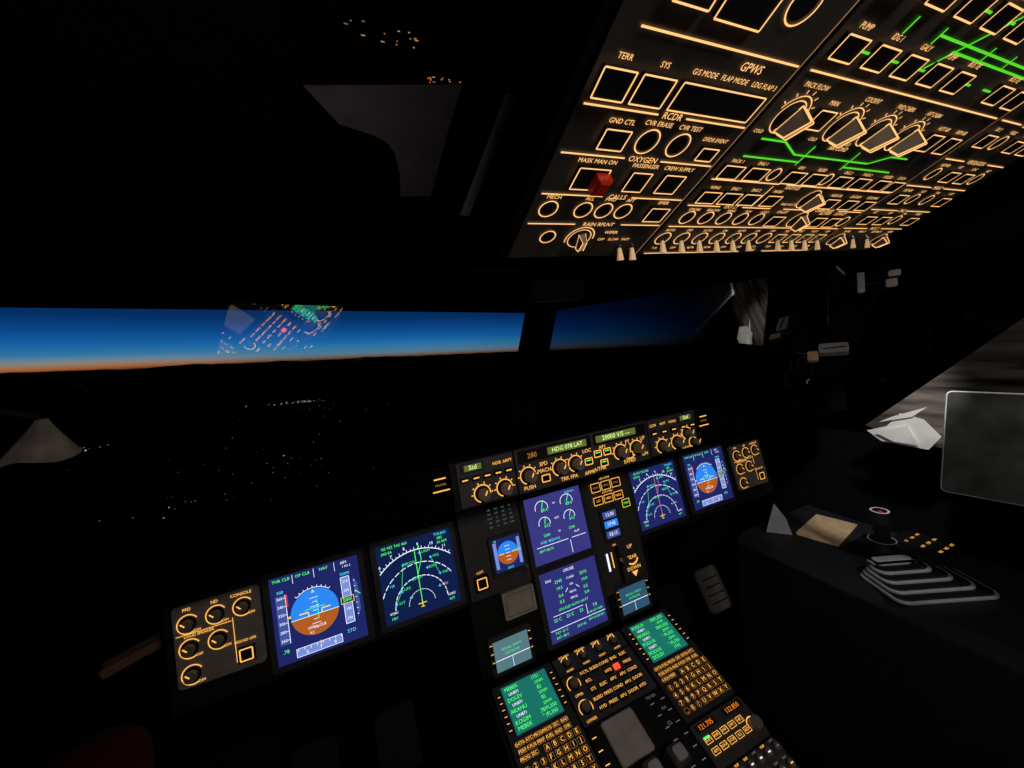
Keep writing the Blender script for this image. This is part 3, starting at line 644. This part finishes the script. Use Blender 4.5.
M['town']=emat('street_lamp_glow',(1,.9,.7),.5); M['townd']=emat('street_lamp_glow_dim',(.8,.75,.6),.12)
def tl(azd,e,n,sa,se,big=1,br=.45):
    for _ in range(n):
        a_=math.radians(azd+random.gauss(0,sa)); ee=e+random.gauss(0,se)
        r_=ALT*.86/max(.03,-ee)
        c=Vector((0,0,1.2))+(e1*math.cos(a_)+e2*math.sin(a_))*r_-up_n*ALT*.86
        s_=r_*.0009*random.uniform(.4,1.2)*big
        t.box(c.x-s_,c.y-s_,c.x+s_,c.y+s_,c.z,c.z+s_*1.2,'town' if random.random()<br else 'townd')
tl(-6.6,-.0955,45,1.9,.0016); tl(-26,-.14,8,1.2,.004); tl(-8,-.235,14,3,.012,1.0,.12); tl(-19,-.271,10,3,.01,1,.12); tl(-14,-.19,16,7,.04,.8,.1); tl(-2,-.12,14,4,.015,.8,.1); tl(-10,-.28,12,6,.02,.9,.1)
t.make('town_lights')

# =================================================================== SIDES
bevel(extr('side_console',[(.67,.02),(.66,.64),(.69,.665),(1.035,.665),(1.035,.02)],-1.3,.02,'console',axis='y'),.006)
bevel(extr('side_console',[(-.67,.02),(-.66,.64),(-.69,.665),(-1.035,.665),(-1.035,.02)],-1.3,.02,'blk',axis='y'),.006)
q_=P((.790,-.375,.667),(.9,-.43,0),(.43,.9,0))
for k in range(5):
    a_=(-.105+.006*k,-.075+.024*k,.125-.026*k,.055-.002*k)
    q_.rbox(a_[0],a_[1],a_[2],a_[3],.009*k,.009*k+.0055,.025,'stack',.002); q_.rbox(a_[0]+.006,a_[1]+.006,a_[2]-.008,a_[3]-.006,.009*k+.0055,.009*k+.009,.02,'blk',.001)
q_.rbox(-.075,.025,.015,.045,.045,.048,.008,'stack',.001)
q_.make('binder_stack')
q_=P((.895,-.12,.667),(.97,.2,0),(-.2,.97,0)); q_.box(-.09,-.055,.09,.05,0,.003,'tan',.0005); q_.box(-.085,-.05,.088,.054,.003,.0045,'tan'); q_.make('paper_folder')
q_=P((.765,-.055,.667),(.6,-.75,0),(.1,.1,.9)); q_.poly([(-.035,.0),(.035,.0),(.02,.05),(-.01,.095)],'stack',.003); q_.poly([(-.035,.0),(.035,.0),(.02,.05),(-.01,.095)][::-1],'stack',.0); q_.make('paper_note')
ss=P((.885,-.265,.667),(1,0,0),(0,1,0))
ss.rbox(-.055,-.06,.055,.06,0,.012,.02,'blk'); ss.cyl(0,0,.035,.012,.035,'blk',.022); ss.cyl(0,0,.018,.035,.09,'blk',.020); ss.cyl(.003,.006,.026,.088,.118,'blk',.022); ss.ring(.003,.006,.019,.005,'white',.1185); ss.cyl(-.008,.0,.005,.118,.123,'guard'); ss.ring(0,0,.030,.003,'lgrey',.036)
ss.make('sidestick')
q_=P((.985,-.32,.667))
q_.rbox(-.045,-.06,.045,.06,0,.02,.006,'blk')
for k in range(9): q_.text(random.choice(['ON','LT','OFF','INT']),-.03+(k%3)*.03,-.04+(k//3)*.035,.010,'amb',.021)
q_.make('oxygen_control_panel')
q_=P((.788,-.567,1.043),(.2,-.98,-.02),(.14,.0,.99))
q_.rbox(-.14,-.112,.14,.114,-.008,0,.010,'lgrey',.0015); q_.rbox(-.1375,-.1095,.1375,.1115,0,.0004,.008,'tabscr',.0001)
q_.box(-.03,-.03,.03,.03,-.05,-.008,'blk'); q_.make('tablet')
M['lining']=pmat('side_lining_satin',(.12,.102,.09),.4,noise=1.0,scale=6,stretch=((.78,0,0),(1,1,7)))
def side(y,z,dx=0): return (.90-.12*(z-1)+dx,y,z)
quadobj('side_sunshade',[[side(-.225,1.026),side(-.511,1.303),side(-.62,1.41),side(-.86,1.41),side(-.86,.99),side(-.33,.99)]],'lining',.003)
q_=P((.872,-.24,1.018),(-.02,-.99,0),(-.12,0,.99))
q_.poly([(0,.0),(.03,-.025),(.125,-.030),(.150,.010),(.120,.050),(.075,.060),(.045,.020)],'white',0)
q_.poly([(.02,.0),(.06,-.02),(.11,-.02),(.09,.03)],'white',.006); q_.poly([(.03,.030),(.10,.055),(.13,.085),(.06,.05)],'white',.004)
q_.make('folded_paper')
q_=P((.815,-.19,1.245),(.5,-.86,0),(.55,.2,.8)); q_.rbox(-.03,-.012,.035,.018,0,.02,.006,'lgrey'); q_.rbox(-.055,-.03,-.03,.0,0,.012,.004,'tan'); q_.line(-.02,0,.03,.004,.004,'blk',.021); q_.make('grey_tan_blocks')  # small grey and tan blocks beside the right windshield
q_=P((.775,-.275,1.418),(.5,-.86,0),(.1,.2,.98)); q_.rbox(-.006,-.025,.008,.025,0,.02,.003,'lgrey'); q_.rbox(.045,-.020,.066,.0,0,.02,.003,'grey'); q_.rbox(.05,.005,.072,.02,0,.02,.003,'grey'); q_.rbox(-.01,-.005,.07,.0,-.01,0,.002,'blk'); q_.make('grey_blocks')  # small grey blocks near the top of the right windshield
for k,x in enumerate((.45,.63,-.45,-.63)):
    q_=P((x,.09,.44),(1,0,0),(0,.5,.87)); q_.rbox(-.05,-.07,.05,.07,-.012,0,.02,'pedg' if x>.6 else 'pedal',.003)
    for j in range(4): q_.line(-.035,-.04+j*.025,.035,-.04+j*.025,.004,'blk',.001)
    q_.box(-.012,-.02,.012,.02,-.22,-.012,'blk'); q_.make('rudder_pedal')
def seat(x):
    e_=empty('crew_seat')
    def part(n,a,b_,c,mat='seat',bw=.03):
        v_=[(a[0],a[1],a[2]),(b_[0],a[1],a[2]),(b_[0],b_[1],a[2]),(a[0],b_[1],a[2]),(a[0],a[1],b_[2]),(b_[0],a[1],b_[2]),(b_[0],b_[1],b_[2]),(a[0],b_[1],b_[2])]
        v_=[(p_[0],p_[1]+c*(p_[2]-a[2]),p_[2]) for p_ in v_]
        me=D.meshes.new(n); me.from_pydata(v_,[],[(3,2,1,0),(4,5,6,7),(0,1,5,4),(1,2,6,5),(2,3,7,6),(3,0,4,7)]); me.materials.append(M[mat]); o_=D.objects.new(n,me); SC.collection.objects.link(o_); o_.parent=e_; bevel(o_,bw,4)
    part('cushion',(x-.185,-1.12,.36),(x+.185,-.62,.47),0); part('backrest',(x-.18,-1.20,.47),(x+.18,-1.10,1.08),-.15); part('headrest',(x-.12,-1.30,1.09),(x+.12,-1.22,1.26),-.1)
    part('base',(x-.13,-1.05,.011),(x+.13,-.7,.36),0,'blk',.01); part('armrest_1',(x-.185,-1.15,.62),(x-.14,-.80,.67),0,'blk',.015); part('armrest_2',(x+.14,-1.15,.62),(x+.185,-.80,.67),0,'blk',.015)
seat(.456); seat(-.456)
vs=[];fs=[];n1,n2=16,20
for i in range(n1+1):
    u_=i/n1
    rr=.08*math.sqrt(max(0,1-(1-min(1,u_*1.6))**2)) if u_*1.6<1 else .08
    for j in range(n2):
        a_=2*math.pi*j/n2; vs.append((-.79+rr*1.25*math.cos(a_),-.17-.45*u_,.905+rr*.75*math.sin(a_)))
for i in range(n1):
    for j in range(n2): fs.append((i*n2+j,i*n2+(j+1)%n2,(i+1)*n2+(j+1)%n2,(i+1)*n2+j))
fs.append(tuple(n1*n2+j for j in range(n2)))
AR=empty('padded_armrest')
me=D.meshes.new('pad'); me.from_pydata(vs,[],fs); me.materials.append(M['maroon']); me.polygons.foreach_set('use_smooth',[True]*len(me.polygons)); oo=D.objects.new('pad',me); SC.collection.objects.link(oo); oo.parent=AR
q_=P((-.80,-.40,.667)); q_.rbox(-.03,-.06,.03,.06,0,.20,.02,'blk'); q_.make('pillar',AR)
q_=P((-.875,.09,.862),(.9,.25,.16),(0,0,1)); q_.rbox(-.055,-.010,.055,.008,-.02,.012,.006,'brownp',.003); q_.make('slide_table_edge')
ML=empty('reflection_standin')  # added pale cone on a stem, standing in for a windshield reflection
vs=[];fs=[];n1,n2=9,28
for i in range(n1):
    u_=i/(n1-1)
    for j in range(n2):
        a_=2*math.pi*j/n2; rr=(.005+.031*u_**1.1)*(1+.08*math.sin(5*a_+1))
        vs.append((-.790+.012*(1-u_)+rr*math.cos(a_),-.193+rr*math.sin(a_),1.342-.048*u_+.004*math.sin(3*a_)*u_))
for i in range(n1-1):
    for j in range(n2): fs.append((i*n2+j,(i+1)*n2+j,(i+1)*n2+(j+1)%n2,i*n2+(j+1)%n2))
me=D.meshes.new('reflection_cone'); me.from_pydata(vs,[],fs); me.materials.append(M['reflcone']); me.polygons.foreach_set('use_smooth',[True]*len(me.polygons)); oo=D.objects.new('reflection_cone',me); SC.collection.objects.link(oo); oo.parent=ML
cu=D.curves.new('cone_stem','CURVE'); cu.dimensions='3D'; cu.bevel_depth=.004; sp=cu.splines.new('BEZIER'); sp.bezier_points.add(2)
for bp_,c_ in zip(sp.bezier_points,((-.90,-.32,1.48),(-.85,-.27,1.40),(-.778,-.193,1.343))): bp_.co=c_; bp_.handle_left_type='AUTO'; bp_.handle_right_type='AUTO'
cu.materials.append(M['blk']); oo=D.objects.new('cone_stem',cu); SC.collection.objects.link(oo); oo.parent=ML
# ceiling, captain side : liner with recess, rail, small glowing marks
q_=P((-.37,-.55,1.531),(1,0,-.0734),(0,-.92,.391))
q_.poly([(-.0595,.016),(.037,.038),(.0340,.0),(.0314,-.060),(.006,-.064),(.003,-.040),(-.002,-.022),(-.008,-.014),(-.018,-.010),(-.04,-.006)][::-1],'liner',0)
q_.make('ceiling_liner_panel')
q_=P((-.37,-.55,1.529),(1,0,-.0734),(0,-.92,.391))
q_.poly([(.067,.041),(.076,.041),(.070,-.076),(.061,-.076)],'liner2',0); q_.make('ceiling_grab_rail')
q_=P((-.37,-.55,1.529),(1,0,-.0734),(0,-.92,.391))
for k in range(26):
    x,y=(random.uniform(-.035,.005),random.uniform(.052,.061)) if k<15 else (random.uniform(.012,.034),random.uniform(.036,.041))
    q_.rect(x,y,x+random.uniform(.0006,.0022),y+.0006,random.choice(['ohdim','ambd','faint','ambd','red' if k>21 else 'ohdim']),.0)
q_.make('ceiling_glow_marks')
q_=P((-.128,-.31,1.44),(1,0,0),(0,-.2,1)); q_.rbox(-.045,-.012,.045,.022,0,.03,.008,'greyd',.003); q_.make('standby_compass')
q_=P((-.32,-.31,1.482),(1,0,-.06),(0,0,1)); q_.rbox(-.19,-.003,.15,.003,0,.01,.002,'greyd'); q_.make('trim_3')

# =================================================================== LIGHTS
def area(name,loc,tgt,size,pw,col):
    l=D.lights.new(name,'AREA'); l.size=size; l.energy=pw; l.color=col; o_=D.objects.new(name,l); SC.collection.objects.link(o_); o_.location=loc
    o_.rotation_euler=(Vector(tgt)-Vector(loc)).to_track_quat('-Z','Y').to_euler(); return o_
area('dome_light',(-.1,-1.25,1.68),(0,-.2,.8),.15,2.4,(1,.86,.74))
l=D.lights.new('ambient_fill_light','POINT'); l.energy=.42; l.color=(.9,.86,1); l.shadow_soft_size=.1; lo=D.objects.new('ambient_fill_light',l); SC.collection.objects.link(lo); lo.location=(-.12,-1.35,1.05)  # added unseen fill behind the camera, lifts the dark ceiling and surroundings
def spot(loc,tgt,e,ang,col):
    l=D.lights.new('map_light','SPOT'); l.energy=e; l.spot_size=math.radians(ang); l.spot_blend=.5; l.shadow_soft_size=.02; l.color=col
    lo=D.objects.new('map_light',l); SC.collection.objects.link(lo); lo.location=loc; lo.rotation_euler=(Vector(tgt)-Vector(loc)).to_track_quat('-Z','Y').to_euler()
spot((.55,-.50,1.45),(.88,-.29,1.02),10,32,(1,.97,.92))
spot((.62,-.95,1.55),(.87,-.20,.67),7,28,(1,.93,.85))

# =================================================================== CAMERA
cam=D.cameras.new('camera'); co=D.objects.new('camera',cam); SC.collection.objects.link(co); SC.camera=co
r0=Vector((.91486,-.38814,-.11127)); r2=Vector((.37758,.92003,-.10479))
X=r0.normalized(); Z=(-r2).normalized(); Y=Z.cross(X).normalized(); X=Y.cross(Z)
co.matrix_world=Matrix((( X.x,Y.x,Z.x,-.4273),(X.y,Y.y,Z.y,-.8447),(X.z,Y.z,Z.z,1.37),(0,0,0,1)))
cam.sensor_width=36; cam.lens=387.2*36/1024; cam.clip_start=.01; cam.clip_end=50000
